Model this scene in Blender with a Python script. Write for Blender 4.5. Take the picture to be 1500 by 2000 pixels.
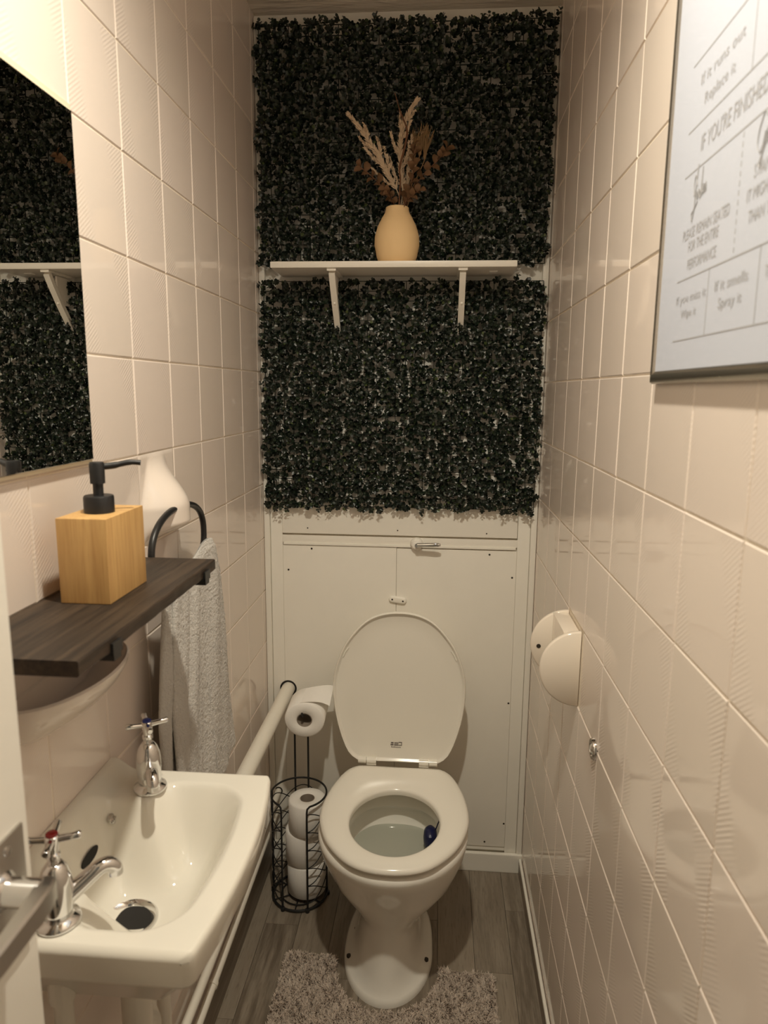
import bpy, bmesh, math, random
import numpy as np
from mathutils import Vector, Matrix
random.seed(7); RNG = np.random.default_rng(7)
for o in list(bpy.data.objects): bpy.data.objects.remove(o)
SC = bpy.context.scene
COL = SC.collection
PI = math.pi

# ------------------------------------------------------------------ camera
W = 0.7548          # room width, left wall x = 0, right wall x = W
YB = 1.885          # back wall face
HC = 2.325          # ceiling height
CAM = Vector((.4818, 0.0, 1.4057))
def cam_axes(p, y, r):
    cp, sp, cy, sy = math.cos(p), math.sin(p), math.cos(y), math.sin(y)
    fw = Vector((-sy*cp, cy*cp, sp)); rt = Vector((cy, sy, 0)); up = rt.cross(fw)
    return rt*math.cos(r)+up*math.sin(r), up*math.cos(r)-rt*math.sin(r), fw
rt, up, fw = cam_axes(-.1733, .0771, .0086)
cd = bpy.data.cameras.new('camera'); cam = bpy.data.objects.new('camera', cd); COL.objects.link(cam)
m = Matrix.Identity(4)
for i, v in enumerate((rt, up, -fw)):
    for j in range(3): m[j][i] = v[j]
m.translation = CAM
cam.matrix_world = m
cd.sensor_fit = 'HORIZONTAL'; cd.sensor_width = 36; cd.lens = 1355.17/1500*36
cd.clip_start = .01
cd.dof.use_dof = True; cd.dof.focus_distance = 1.75; cd.dof.aperture_fstop = 8.5
SC.camera = cam
# ------------------------------------------------------------------ world, light, exposure
wd = bpy.data.worlds.new('world'); SC.world = wd; wd.use_nodes = True
wd.node_tree.nodes['Background'].inputs[0].default_value = (1, .9, .76, 1)
wd.node_tree.nodes['Background'].inputs[1].default_value = .12
SC.view_settings.view_transform = 'Standard'; SC.view_settings.look = 'None'
SC.view_settings.gamma = 1; SC.view_settings.use_curve_mapping = False
SC.view_settings.exposure = 0.0
SC.cycles.max_bounces = 16; SC.cycles.diffuse_bounces = 12; SC.cycles.glossy_bounces = 6
LX, LY, LZ = .42, .60, 2.298
ld = bpy.data.lights.new('ceiling_lamp_light', 'SPOT'); ld.spot_size = math.radians(160); ld.spot_blend = 1.0
ld.shadow_soft_size = .028; ld.energy = 64; ld.color = (1, .915, .745)
lo = bpy.data.objects.new('ceiling_lamp_light', ld); COL.objects.link(lo); lo.location = (LX, LY, LZ)

# ------------------------------------------------------------------ helpers
def tag(o, label=None, cat=None, group=None, kind=None):
    if label: o['label'] = label
    if cat: o['category'] = cat
    if group: o['group'] = group
    if kind: o['kind'] = kind
    return o
def thing(name, loc, label, cat, group=None):
    o = bpy.data.objects.new(name, None); COL.objects.link(o); o.location = loc
    o.empty_display_size = .03
    return tag(o, label, cat, group)
def wloc(o):
    v = Vector(o.location); p = o.parent
    while p is not None: v = v+Vector(p.location); p = p.parent
    return v
class MB:
    def __init__(s): s.v = []; s.f = []
    def add(s, V, F):
        n = len(s.v); s.v += [tuple(map(float, p)) for p in V]; s.f += [tuple(i+n for i in f) for f in F]; return s
    def box(s, x0, x1, y0, y1, z0, z1, b=0.0):
        if b <= 0:
            V = [(x, y, z) for x in (x0, x1) for y in (y0, y1) for z in (z0, z1)]
            return s.add(V, [(0,1,3,2),(4,6,7,5),(0,4,5,1),(2,3,7,6),(0,2,6,4),(1,5,7,3)])
        bm = bmesh.new(); bmesh.ops.create_cube(bm, size=1)
        for v in bm.verts:
            v.co = ((x0+x1)/2+v.co.x*(x1-x0), (y0+y1)/2+v.co.y*(y1-y0), (z0+z1)/2+v.co.z*(z1-z0))
        bmesh.ops.bevel(bm, geom=list(bm.edges), offset=b, segments=2, profile=.7, affect='EDGES')
        bm.verts.index_update()
        s.add([v.co[:] for v in bm.verts], [[v.index for v in f.verts] for f in bm.faces]); bm.free(); return s
    def loft(s, rings, cap0=True, cap1=True, closed=False):
        n = len(rings[0]); k = len(s.v)
        V = [p for r in rings for p in r]; F = []
        R = len(rings)
        for i in range(R if closed else R-1):
            a = i*n; b = ((i+1) % R)*n
            for j in range(n):
                jj = (j+1) % n; F.append((a+j, a+jj, b+jj, b+j))
        if not closed:
            if cap0: F.append(tuple(range(n))[::-1])
            if cap1: F.append(tuple((R-1)*n+j for j in range(n)))
        return s.add(V, F)
    def tube(s, pts, r, n=10, cap=True, closed=False):
        P = [Vector(p) for p in pts]; rs = r if isinstance(r, (list, tuple)) else [r]*len(P)
        rings = []; prev = None
        for i, p in enumerate(P):
            if closed: t = P[(i+1) % len(P)]-P[i-1]
            else: t = P[min(i+1, len(P)-1)]-P[max(i-1, 0)]
            t.normalize()
            if prev is None:
                a = Vector((0, 0, 1)) if abs(t.z) < .9 else Vector((1, 0, 0))
                u = t.cross(a).normalized()
            else:
                u = (prev-t*prev.dot(t)).normalized()
            prev = u; w = t.cross(u)
            rings.append([p+(u*math.cos(2*PI*k/n)+w*math.sin(2*PI*k/n))*rs[i] for k in range(n)])
        return s.loft(rings, cap, cap, closed)
    def lathe(s, prof, c=(0, 0, 0), n=32, axis='z', caps=True):
        rings = []
        for r, h in prof:
            rr = max(r, 1e-5); ring = []
            for k in range(n):
                a = 2*PI*k/n; q = (rr*math.cos(a), rr*math.sin(a))
                if axis == 'z': p = (q[0], q[1], h)
                elif axis == 'x': p = (h, q[0], q[1])
                else: p = (q[0], h, -q[1])
                ring.append((c[0]+p[0], c[1]+p[1], c[2]+p[2]))
            rings.append(ring)
        return s.loft(rings, caps, caps)
    def build(s, name, mat, parent=None, smooth=False, angle=None, local=False):
        me = bpy.data.meshes.new(name); off = Vector((0, 0, 0))
        if parent is not None and not local: off = wloc(parent)
        me.from_pydata([(a-off.x, b-off.y, c-off.z) for a, b, c in s.v], [], s.f); me.update()
        bm = bmesh.new(); bm.from_mesh(me); bmesh.ops.recalc_face_normals(bm, faces=list(bm.faces)); bm.to_mesh(me); bm.free()
        o = bpy.data.objects.new(name, me); COL.objects.link(o)
        if parent is not None: o.parent = parent
        if mat: me.materials.append(mat)
        if smooth:
            me.polygons.foreach_set('use_smooth', [True]*len(me.polygons))
            me.set_sharp_from_angle(angle=math.radians(angle or 40))
        return o
def crom(P, n=8, closed=False):
    P = [Vector(p) for p in P]; out = []; N = len(P)
    rng = range(N) if closed else range(N-1)
    for i in rng:
        if closed: a, b, c, d = P[i-1], P[i], P[(i+1) % N], P[(i+2) % N]
        else: a, b, c, d = P[max(i-1, 0)], P[i], P[i+1], P[min(i+2, N-1)]
        for k in range(n):
            t = k/n
            out.append(.5*((2*b)+(c-a)*t+(2*a-5*b+4*c-d)*t*t+(3*b-a-3*c+d)*t**3))
    if not closed: out.append(P[-1].copy())
    return out
def copy_tree(o, parent=None):
    c = o.copy(); COL.objects.link(c); c.parent = parent
    for ch in o.children: copy_tree(ch, c)
    return c
def sstep(a, b, x):
    t = np.clip((x-a)/(b-a), 0, 1); return t*t*(3-2*t)

# ------------------------------------------------------------------ materials
class NT:
    def __init__(s, name):
        s.m = bpy.data.materials.new(name); s.m.use_nodes = True; s.t = s.m.node_tree
        s.b = s.t.nodes['Principled BSDF']
    def n(s, typ, **kw):
        q = s.t.nodes.new(typ)
        for k, v in kw.items():
            if isinstance(k, str) and k in q.inputs.keys(): q.inputs[k].default_value = v
            else: setattr(q, k, v)
        return q
    def l(s, a, b): s.t.links.new(a, b)
    def math(s, op, a, b=None, c=None):
        q = s.t.nodes.new('ShaderNodeMath'); q.operation = op
        for i, x in enumerate((a, b, c)):
            if x is None: continue
            if isinstance(x, (int, float)): q.inputs[i].default_value = x
            else: s.l(x, q.inputs[i])
        return q.outputs[0]
    def mix(s, fac, a, b):
        q = s.t.nodes.new('ShaderNodeMix'); q.data_type = 'RGBA'
        for i, x in ((0, fac), (6, a), (7, b)):
            if isinstance(x, (int, float, tuple)): q.inputs[i].default_value = x if i == 0 else (*x, 1)
            else: s.l(x, q.inputs[i])
        return q.outputs[2]
    def coords(s, scale=(1, 1, 1), kind='Object'):
        tc = s.n('ShaderNodeTexCoord'); mp = s.n('ShaderNodeMapping'); mp.inputs['Scale'].default_value = scale
        s.l(tc.outputs[kind], mp.inputs[0]); return mp.outputs[0]
    def noise(s, vec, scale, detail=4, rough=.55):
        q = s.n('ShaderNodeTexNoise'); q.inputs['Scale'].default_value = scale
        q.inputs['Detail'].default_value = detail; q.inputs['Roughness'].default_value = rough
        s.l(vec, q.inputs['Vector']); return q.outputs['Fac']
    def bump(s, h, strength=.2, dist=.001, normal=None):
        q = s.n('ShaderNodeBump'); q.inputs['Strength'].default_value = strength; q.inputs['Distance'].default_value = dist
        s.l(h, q.inputs['Height'])
        if normal: s.l(normal, q.inputs['Normal'])
        s.l(q.outputs[0], s.b.inputs['Normal']); return q.outputs[0]
    def rng(s, x, a, b, c, d):
        q = s.n('ShaderNodeMapRange'); q.interpolation_type = 'SMOOTHSTEP'
        for i, v in zip((1, 2, 3, 4), (a, b, c, d)): q.inputs[i].default_value = v
        s.l(x, q.inputs[0]); return q.outputs[0]
def mat(name, col, rough=.5, metal=0, var=0, vscale=30, bump=0, bscale=200, bdist=.001, coat=0, spec=None, kind='Object'):
    t = NT(name); t.b.inputs['Base Color'].default_value = (*col, 1); t.b.inputs['Roughness'].default_value = rough
    t.b.inputs['Metallic'].default_value = metal
    if coat: t.b.inputs['Coat Weight'].default_value = coat; t.b.inputs['Coat Roughness'].default_value = .04
    if spec is not None: t.b.inputs['Specular IOR Level'].default_value = spec
    if var or bump:
        v = t.coords(kind=kind)
        if var:
            f = t.noise(v, vscale)
            lo = tuple(c*(1-var) for c in col); hi = tuple(min(1, c*(1+var)) for c in col)
            t.l(t.mix(f, lo, hi), t.b.inputs['Base Color'])
        if bump: t.bump(t.noise(v, bscale, 3), bump, bdist)
    return t.m

M = {}
M['grout'] = mat('grout', (.80, .72, .60), .75, var=.12, vscale=60, bump=.3, bscale=400)
M['paint'] = mat('white_gloss_paint', (.84, .815, .745), .42, var=.03, vscale=12, bump=.12, bscale=55, bdist=.002)
M['plaster'] = mat('white_plaster', (.74, .70, .62), .7, var=.06, vscale=20, bump=.4, bscale=60, bdist=.002)
M['porcelain'] = mat('porcelain', (.85, .83, .765), .06, var=.015, vscale=8)
M['basin'] = mat('basin_porcelain', (.765, .735, .655), .06, var=.015, vscale=8)
M['seat_plastic'] = mat('seat_plastic', (.84, .81, .73), .16)
M['ceramic_pink'] = mat('glazed_ceramic_fitting', (.76, .68, .61), .07, var=.02, vscale=9)
M['ceramic_white'] = mat('glazed_white_fitting', (.78, .70, .60), .12)
M['chrome'] = mat('chrome', (.78, .78, .78), .07, metal=1)
M['satin_metal'] = mat('satin_metal', (.55, .53, .50), .28, metal=1, bump=.05, bscale=300)
M['black_metal'] = mat('black_metal', (.012, .012, .012), .38)
M['black_plastic'] = mat('black_plastic', (.010, .010, .011), .45)
M['dark'] = mat('dark_hole', (.008, .007, .006), .7)
M['screw'] = mat('rusty_screw', (.03, .022, .015), .6)
M['pipe'] = mat('white_pipe_plastic', (.76, .73, .65), .3, var=.03)
M['red'] = mat('red_enamel', (.28, .02, .02), .25)
M['blue'] = mat('blue_enamel', (.02, .035, .22), .25)
M['block'] = mat('navy_rim_block', (.004, .007, .05), .35, bump=.5, bscale=250)
M['water'] = mat('toilet_water', (.42, .43, .37), .06)
M['paper_roll'] = mat('toilet_paper', (.84, .82, .78), .95, bump=.35, bscale=220, bdist=.001)
M['card'] = mat('cardboard_core', (.30, .25, .20), .9, var=.1)
M['vase'] = mat('matt_sand_ceramic', (.84, .60, .32), .75, var=.03, vscale=25)
M['cream_plume'] = mat('bleached_grass', (.66, .52, .37), .9)
M['brown_leaf'] = mat('dried_brown_leaf', (.14, .07, .028), .7, var=.35, vscale=60)
M['wheat'] = mat('dried_wheat', (.30, .19, .09), .85)
M['twig'] = mat('brown_twig', (.14, .06, .025), .7)
M['mirror'] = mat('mirror_silver', (.86, .87, .85), .0, metal=1)
M['mirror_edge'] = mat('mirror_cream_edge', (.70, .62, .46), .4)
M['shelf_white'] = mat('white_painted_board', (.82, .785, .71), .35, bump=.08, bscale=60)
M['seam'] = mat('panel_joint_line', (.33, .28, .21), .8)
M['poster'] = mat('paper_cool_reflection_tint', (.45, .485, .58), .6)  # bluish tint paints the glass's cool reflection into the paper colour
M['ink'] = mat('grey_print', (.30, .30, .32), .7)
M['stamp'] = mat('grey_stamp_print', (.16, .14, .13), .6)
M['light_ring'] = mat('lamp_ring_white', (.8, .78, .72), .4)

def tile_mat():
    t = NT('glazed_wall_tile')
    tc = t.n('ShaderNodeTexCoord'); sp = t.n('ShaderNodeSeparateXYZ'); t.l(tc.outputs['Object'], sp.inputs[0])
    u = t.math('MULTIPLY', sp.outputs[1], 1/.152); v = t.math('MULTIPLY', sp.outputs[2], 1/.152)
    diag = t.math('ABSOLUTE', t.math('ADD', u, t.math('MULTIPLY', v, .45)))
    msk = t.rng(diag, .30, .44, 0, 1)
    saw = t.math('SINE', t.math('MULTIPLY', t.math('SUBTRACT', t.math('MULTIPLY', u, .75), v), 2*PI*25))
    h = t.math('MULTIPLY', saw, msk)
    oi = t.n('ShaderNodeObjectInfo')
    col = t.mix(oi.outputs['Random'], (.715, .635, .565), (.755, .665, .60))
    t.l(col, t.b.inputs['Base Color'])
    t.b.inputs['Roughness'].default_value = .055
    t.bump(h, .15, .0006)
    return t.m
M['tile'] = tile_mat()

def plank_mat():
    t = NT('grey_oak_vinyl')
    oi = t.n('ShaderNodeObjectInfo')
    tc = t.n('ShaderNodeTexCoord'); ad = t.n('ShaderNodeVectorMath', operation='ADD')
    t.l(tc.outputs['Object'], ad.inputs[0])
    cb = t.n('ShaderNodeCombineXYZ'); t.l(t.math('MULTIPLY', oi.outputs['Random'], 37.), cb.inputs[0])
    t.l(t.math('MULTIPLY', oi.outputs['Random'], 91.), cb.inputs[1]); t.l(cb.outputs[0], ad.inputs[1])
    mp = t.n('ShaderNodeMapping'); mp.inputs['Scale'].default_value = (1, .09, 1); t.l(ad.outputs[0], mp.inputs[0])
    g = t.noise(mp.outputs[0], 60, 6, .65); g2 = t.noise(mp.outputs[0], 230, 3, .6)
    mp2 = t.n('ShaderNodeMapping'); mp2.inputs['Scale'].default_value = (1, .3, 1); t.l(ad.outputs[0], mp2.inputs[0])
    big = t.noise(mp2.outputs[0], 9, 2)
    base = t.mix(oi.outputs['Random'], (.145, .115, .085), (.275, .23, .178))
    c = t.mix(t.rng(g, .35, .7, 0, 1), base, (.30, .255, .20))
    c = t.mix(t.math('MULTIPLY', t.rng(g2, .5, .75, 0, 1), .45), c, (.075, .055, .038))
    c = t.mix(t.math('MULTIPLY', t.rng(big, .4, .7, 0, 1), .3), c, (.10, .078, .056))
    t.l(c, t.b.inputs['Base Color']); t.b.inputs['Roughness'].default_value = .42
    t.bump(g2, .12, .0006); return t.m
M['plank'] = plank_mat()

def wood_mat(name, c0, c1, c2, sx, rough=.6, axis='y', bump=.3, s=1):
    t = NT(name)
    sc = {'x': (sx, 1, 1), 'y': (1, sx, 1), 'z': (1, 1, sx)}[axis]
    v = t.coords(sc); g = t.noise(v, 90*s, 6, .7); g2 = t.noise(v, 320*s, 3)
    c = t.mix(t.rng(g, .3, .72, 0, 1), c0, c1); c = t.mix(t.math('MULTIPLY', t.rng(g2, .5, .72, 0, 1), .55), c, c2)
    t.l(c, t.b.inputs['Base Color']); t.b.inputs['Roughness'].default_value = rough
    t.bump(g2, bump, .0008); return t.m
M['dark_wood'] = wood_mat('charred_dark_wood', (.014, .009, .006), (.060, .039, .024), (.008, .005, .003), .05, .55)
M['bamboo'] = wood_mat('bamboo', (.50, .29, .105), (.62, .385, .15), (.40, .215, .07), .05, .5, 'z', .08, .8)

def leaf_mat():
    t = NT('hedge_leaf')
    at = t.n('ShaderNodeAttribute'); at.attribute_name = 'tone'
    r = t.n('ShaderNodeValToRGB'); t.l(at.outputs['Fac'], r.inputs[0])
    e = r.color_ramp.elements; e[0].position = 0; e[0].color = (.003, .007, .005, 1); e[1].position = 1; e[1].color = (.060, .085, .025, 1)
    q = e.new(.55); q.color = (.008, .017, .010, 1); q = e.new(.85); q.color = (.017, .032, .015, 1)
    t.l(r.outputs[0], t.b.inputs['Base Color']); t.b.inputs['Roughness'].default_value = .34
    t.b.inputs['Specular IOR Level'].default_value = .55
    return t.m
M['leaf'] = leaf_mat()
M['leaf_grid'] = mat('dark_green_plastic_grid', (.008, .018, .010), .6)

def towel_mat():
    t = NT('white_terry'); v = t.coords(); t.b.inputs['Base Color'].default_value = (.80, .77, .72, 1)
    t.b.inputs['Roughness'].default_value = 1; t.b.inputs['Sheen Weight'].default_value = .3
    t.bump(t.noise(v, 260, 4, .75), 1.0, .006); return t.m
M['towel'] = towel_mat()
def mat_fur():
    t = NT('shaggy_pile')
    at = t.n('ShaderNodeAttribute'); at.attribute_name = 'tone'
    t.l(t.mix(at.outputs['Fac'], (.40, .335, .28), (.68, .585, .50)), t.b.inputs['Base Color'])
    t.b.inputs['Roughness'].default_value = .95; return t.m
M['fur'] = mat_fur()
M['fur_base'] = mat('mat_backing', (.42, .35, .29), .95, bump=.4, bscale=200)
def ceil_mat():
    t = NT('brushed_ceiling_paint'); v = t.coords((1, 5, 1)); t.b.inputs['Base Color'].default_value = (.72, .66, .57, 1)
    t.b.inputs['Roughness'].default_value = .6; t.bump(t.noise(v, 9, 3), .9, .012); return t.m
M['ceiling'] = ceil_mat()

# ------------------------------------------------------------------ setting: shell
Y0 = -.22                                   # inner face of the wall that holds the doorway
def struct(name, mb, m, parent=None):
    o = mb.build(name, m, parent)
    if parent is None: o['kind'] = 'structure'
    return o
wall_left = struct('wall_left', MB().box(-.08, -.0012, Y0-.1, YB+.1, -.02, HC+.05), M['grout'])
wall_right = struct('wall_right', MB().box(W+.0012, W+.08, Y0-.1, YB+.1, -.02, HC+.05), M['grout'])
wall_back = struct('wall_back', MB().box(-.0012, W+.0012, YB+.005, YB+.1, -.02, HC+.05), M['paint'])
ceiling = struct('ceiling', MB().box(-.08, W+.08, Y0-.1, YB+.1, HC, HC+.08), M['ceiling'])
floor = struct('floor', MB().box(-.08, W+.08, Y0-.1, YB+.1, -.05, -.004), M['dark'])
wf = MB().box(-.08, .02, Y0-.1, Y0, -.02, HC+.05).box(W-.03, W+.08, Y0-.1, Y0, -.02, HC+.05).box(.02, W-.03, Y0-.1, Y0, 2.0, HC+.05)
wall_front = struct('wall_front', wf, M['plaster'])
# hallway beyond the doorway
struct('wall_hall', MB().box(-.7, 1.5, Y0-1.35, Y0-1.3, 0, HC), M['plaster'])
struct('floor_hall', MB().box(-.7, 1.5, Y0-1.3, Y0-.1, -.05, -.004), M['plank'])

# tiles: one mesh, many objects
S = .152; G = .0022
def tile_mesh(dy, dz, name='tile'):
    a, b = dy/2, dz/2; c = .0016; mb = MB()
    V = [(-.006, -a, -b), (-.006, a, -b), (-.006, a, b), (-.006, -a, b),
         (-.0008, -a, -b), (-.0008, a, -b), (-.0008, a, b), (-.0008, -a, b),
         (.0006, -a+c, -b+c), (.0006, a-c, -b+c), (.0006, a-c, b-c), (.0006, -a+c, b-c)]
    F = [(8, 9, 10, 11)]
    for i in range(4):
        j = (i+1) % 4; F += [(i, j, j+4, i+4), (i+4, j+4, j+8, i+8)]
    me = bpy.data.meshes.new(name); me.from_pydata(V, [], F); me.update(); me.materials.append(M['tile']); return me
TM = {}
def lay(wall, x, sgn, y0, z0, skip):
    i0 = math.floor((Y0-y0)/S); i1 = math.ceil((YB-y0)/S)
    k0 = math.floor((0-z0)/S); k1 = math.ceil((HC-z0)/S)
    for i in range(i0, i1):
        for k in range(k0, k1):
            if (i, k) in skip: continue
            ya, yb = max(y0+i*S+G/2, Y0), min(y0+(i+1)*S-G/2, YB)
            za, zb = max(z0+k*S+G/2, 0), min(z0+(k+1)*S-G/2, HC)
            if yb-ya < .006 or zb-za < .006: continue
            key = (round(yb-ya, 4), round(zb-za, 4))
            if key not in TM: TM[key] = tile_mesh(*key)
            o = bpy.data.objects.new('tile', TM[key]); COL.objects.link(o); o.parent = wall
            o.location = (x, (ya+yb)/2, (za+zb)/2)
            o.rotation_euler = (0, RNG.normal(0, .0022), (0 if sgn > 0 else PI)+RNG.normal(0, .0022))
# left grid: column lines at .9289+.152 i, rows at 1.7556-.152 k ; right grid: .9303, 1.4298
lay(wall_left, 0, 1, .9289, 1.7556-S*10, {(1, 6)})
lay(wall_right, W, -1, .9303, 1.4298-S*9, {(2, 5)})

# back wall boarding (painted)
P = M['paint']
def bpart(name, *b, mtl=None, bev=.0008):
    return MB().box(*b, b=bev).build(name, mtl or P, wall_back, smooth=True, angle=30)
bpart('stile', .018, .0515, 1.880, YB+.006, .0, 1.09)
bpart('stile', .7035, .737, 1.880, YB+.006, .0, 1.09)
bpart('corner_bead', .001, .017, 1.872, YB+.006, .0, HC-.01, bev=.005)
bpart('corner_bead', W-.017, W-.001, 1.872, YB+.006, .0, HC-.01, bev=.005)
bpart('rail', .0515, .7035, 1.880, YB+.006, .984, 1.0055)
bpart('ledge_bead', .054, .700, 1.876, YB+.006, .9775, .984, bev=.002)
bpart('top_board', .053, .7015, 1.8735, YB+.006, 1.0115, 1.40)
bpart('access_panel', .0520, .3723, 1.8795, YB+.006, .075, .976)
bpart('access_panel', .3732, .7030, 1.8795, YB+.006, .075, .974)
bpart('bottom_rail', .0515, .7035, 1.883, YB+.006, .060, .0735)
for (x, z) in ((.1242, 1.0269), (.3752, 1.0257), (.6187, 1.023), (.1338, .967), (.0671, .9043), (.6291, .9628), (.6931, .8991), (.6975, .5293), (.6985, .1508), (.6442, .0886)):
    y = 1.8735 if z > 1 else 1.8795
    MB().lathe([(.0001, -.0012), (.0026 if z < 1 else .0018, -.0010), (.003 if z < 1 else .002, .001)], (x, y, z), 10, 'y').build('screw', M['screw'], wall_back)
# skirtings
o = struct('baseboard_back', MB().box(.0, W, 1.866, 1.8785, 0, .058, b=.003), P)
o = struct('baseboard_right', MB().box(W-.010, W-.0008, Y0, 1.864, 0, .040, b=.002), M['plank'])
o = struct('baseboard_left', MB().box(.0008, .010, Y0, 1.864, 0, .095, b=.002), M['plank'])
o = struct('trim_1', MB().tube([(W-.0055, Y0+.01, .0435), (W-.0055, .9, .0445), (W-.006, 1.864, .0455)], .0042, 8), P)

# floor planks
edges = [-.0405, .0475, .138, .2305, .323, .4155, .508, .6005, .693, W+.02]
starts = [1.32, 1.61, 1.05, 1.45, 1.2, 1.66, .95, 1.5, 1.712]
for c in range(len(edges)-1):
    x0, x1 = max(edges[c], 0.0), min(edges[c+1], W)
    cuts = [Y0]+[v for v in (starts[c]-.9, starts[c]) if v > Y0+.05]+[YB]
    for a, b in zip(cuts[:-1], cuts[1:]):
        mb = MB(); g = .0004
        mb.box(-(x1-x0)/2+g, (x1-x0)/2-g, -(b-a)/2+g, (b-a)/2-g, -.006, 0, b=.0006)
        o = mb.build('plank', M['plank'], floor, local=True); o.location = ((x0+x1)/2, (a+b)/2, 0)

# ------------------------------------------------------------------ ceiling lamp (above the frame)
t = thing('ceiling_lamp', (LX, LY, HC), 'round white recessed ceiling lamp above the basin', 'lamp')
MB().lathe([(.075, HC), (.075, HC-.012), (.060, HC-.016), (.056, HC-.016), (.054, HC-.004), (.0001, HC-.004)], (LX, LY, 0), 40).build('lamp_ring', M['light_ring'], t, True)

# ------------------------------------------------------------------ artificial hedge panels
def hedge(name, z0, z1, gap, label, seed, cx0=.012, cx1=.744):
    r = np.random.default_rng(seed)
    t = thing(name, ((cx0+cx1)/2, 1.872, z0), label, 'hedge panel', 'artificial hedge panels on the back wall')
    mb = MB(); yb = 1.866
    nx = int((cx1-cx0)/.0245); nz = int((z1-z0)/.0245)
    for i in range(nx+1):
        x = cx0+.004+(cx1-cx0-.008)*i/nx; mb.box(x-.0009, x+.0009, yb-.002, yb, z0+.004, z1-.004)
    for k in range(nz+1):
        z = z0+.004+(z1-z0-.008)*k/nz; mb.box(cx0+.004, cx1-.004, yb-.002, yb, z-.0009, z+.0009)
    mb.build('backing_grid', M['leaf_grid'], t)
    sp = .0122; X = np.arange(cx0+.005, cx1-.003, sp); Z = np.arange(z0+.005, z1-.003, sp)
    gx, gz = np.meshgrid(X, Z); gx = gx.ravel(); gz = gz.ravel()
    gx = gx+r.uniform(-.005, .005, gx.size); gz = gz+r.uniform(-.005, .005, gz.size)
    # thin bands and holes where the wall shows through
    f = (np.sin(gx*17+seed)+np.sin(gz*29+1.3*seed)+np.sin(gx*41-gz*23))/3
    keep = r.uniform(0, 1, gx.size) > gap*np.clip(.6+1.2*f, 0, 2)
    gx, gz = gx[keep], gz[keep]
    L = 10; n = gx.size*L
    cx = np.repeat(gx, L); cz = np.repeat(gz, L)
    tilt = np.repeat(r.normal(0, .38, gx.size), L); tiz = np.repeat(r.normal(-.08, .38, gx.size), L)
    ht = np.tile(np.linspace(.10, 1, L), gx.size)*np.repeat(r.uniform(.012, .030, gx.size), L)
    d0 = np.stack([tilt, -np.ones(n), tiz], 1); d0 /= np.linalg.norm(d0, axis=1)[:, None]
    base = np.stack([cx, np.full(n, yb-.001), cz], 1)+d0*ht[:, None]
    ang = np.tile(np.arange(L)*2.4, gx.size)+np.repeat(r.uniform(0, 6.28, gx.size), L)
    e1 = np.cross(d0, np.array([0, 0, 1.])); e1 /= np.linalg.norm(e1, axis=1)[:, None]; e2 = np.cross(d0, e1)
    out = e1*np.cos(ang)[:, None]+e2*np.sin(ang)[:, None]
    rise = r.uniform(.1, .75, n)[:, None]
    d = out+d0*rise; d /= np.linalg.norm(d, axis=1)[:, None]
    sd = np.cross(d, d0+r.normal(0, .3, (n, 3))); sd /= np.linalg.norm(sd, axis=1)[:, None]; nm = np.cross(sd, d)
    ln = r.uniform(.0066, .0102, n)[:, None]; wd_ = ln*r.uniform(.38, .50, n)[:, None]
    tip = base+d*ln-nm*ln*.10
    l1 = base+d*ln*.35-sd*wd_+nm*ln*.10; l2 = base+d*ln*.78-sd*wd_*.8+nm*ln*.06
    r1 = base+d*ln*.35+sd*wd_+nm*ln*.10; r2 = base+d*ln*.78+sd*wd_*.8+nm*ln*.06
    V = np.stack([base, r1, r2, tip, l2, l1], 1).reshape(-1, 3)
    V[:, 0] = np.clip(V[:, 0], .003, W-.003); V[:, 1] = np.minimum(V[:, 1], 1.8715)
    k = np.arange(n)*6
    F = np.stack([np.stack([k, k+1, k+2, k+3], 1), np.stack([k, k+3, k+4, k+5], 1)], 1).reshape(-1, 4)
    off = np.array(t.location); V = V-off
    me = bpy.data.meshes.new('foliage'); me.vertices.add(len(V)); me.vertices.foreach_set('co', V.ravel())
    me.loops.add(F.size); me.loops.foreach_set('vertex_index', F.ravel().astype(np.int32))
    me.polygons.add(len(F)); me.polygons.foreach_set('loop_start', (np.arange(len(F))*4).astype(np.int32))
    me.update(); me.validate()
    tone = np.repeat(np.clip(r.normal(.42, .22, n)+.35*(r.uniform(0, 1, n) > .93), 0, 1), 6)
    a = me.attributes.new('tone', 'FLOAT', 'POINT'); a.data.foreach_set('value', tone.astype(np.float32))
    me.materials.append(M['leaf'])
    o = bpy.data.objects.new('foliage', me); COL.objects.link(o); o.parent = t; o['kind'] = 'stuff'
    return t
hedge('hedge_panel', 1.722, 2.292, .02, 'dark artificial boxwood panel filling the wall above the white shelf', 3)
hedge('hedge_panel', 1.088, 1.688, .085, 'dark artificial boxwood panel between the white shelf and the painted boards', 8)

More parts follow.
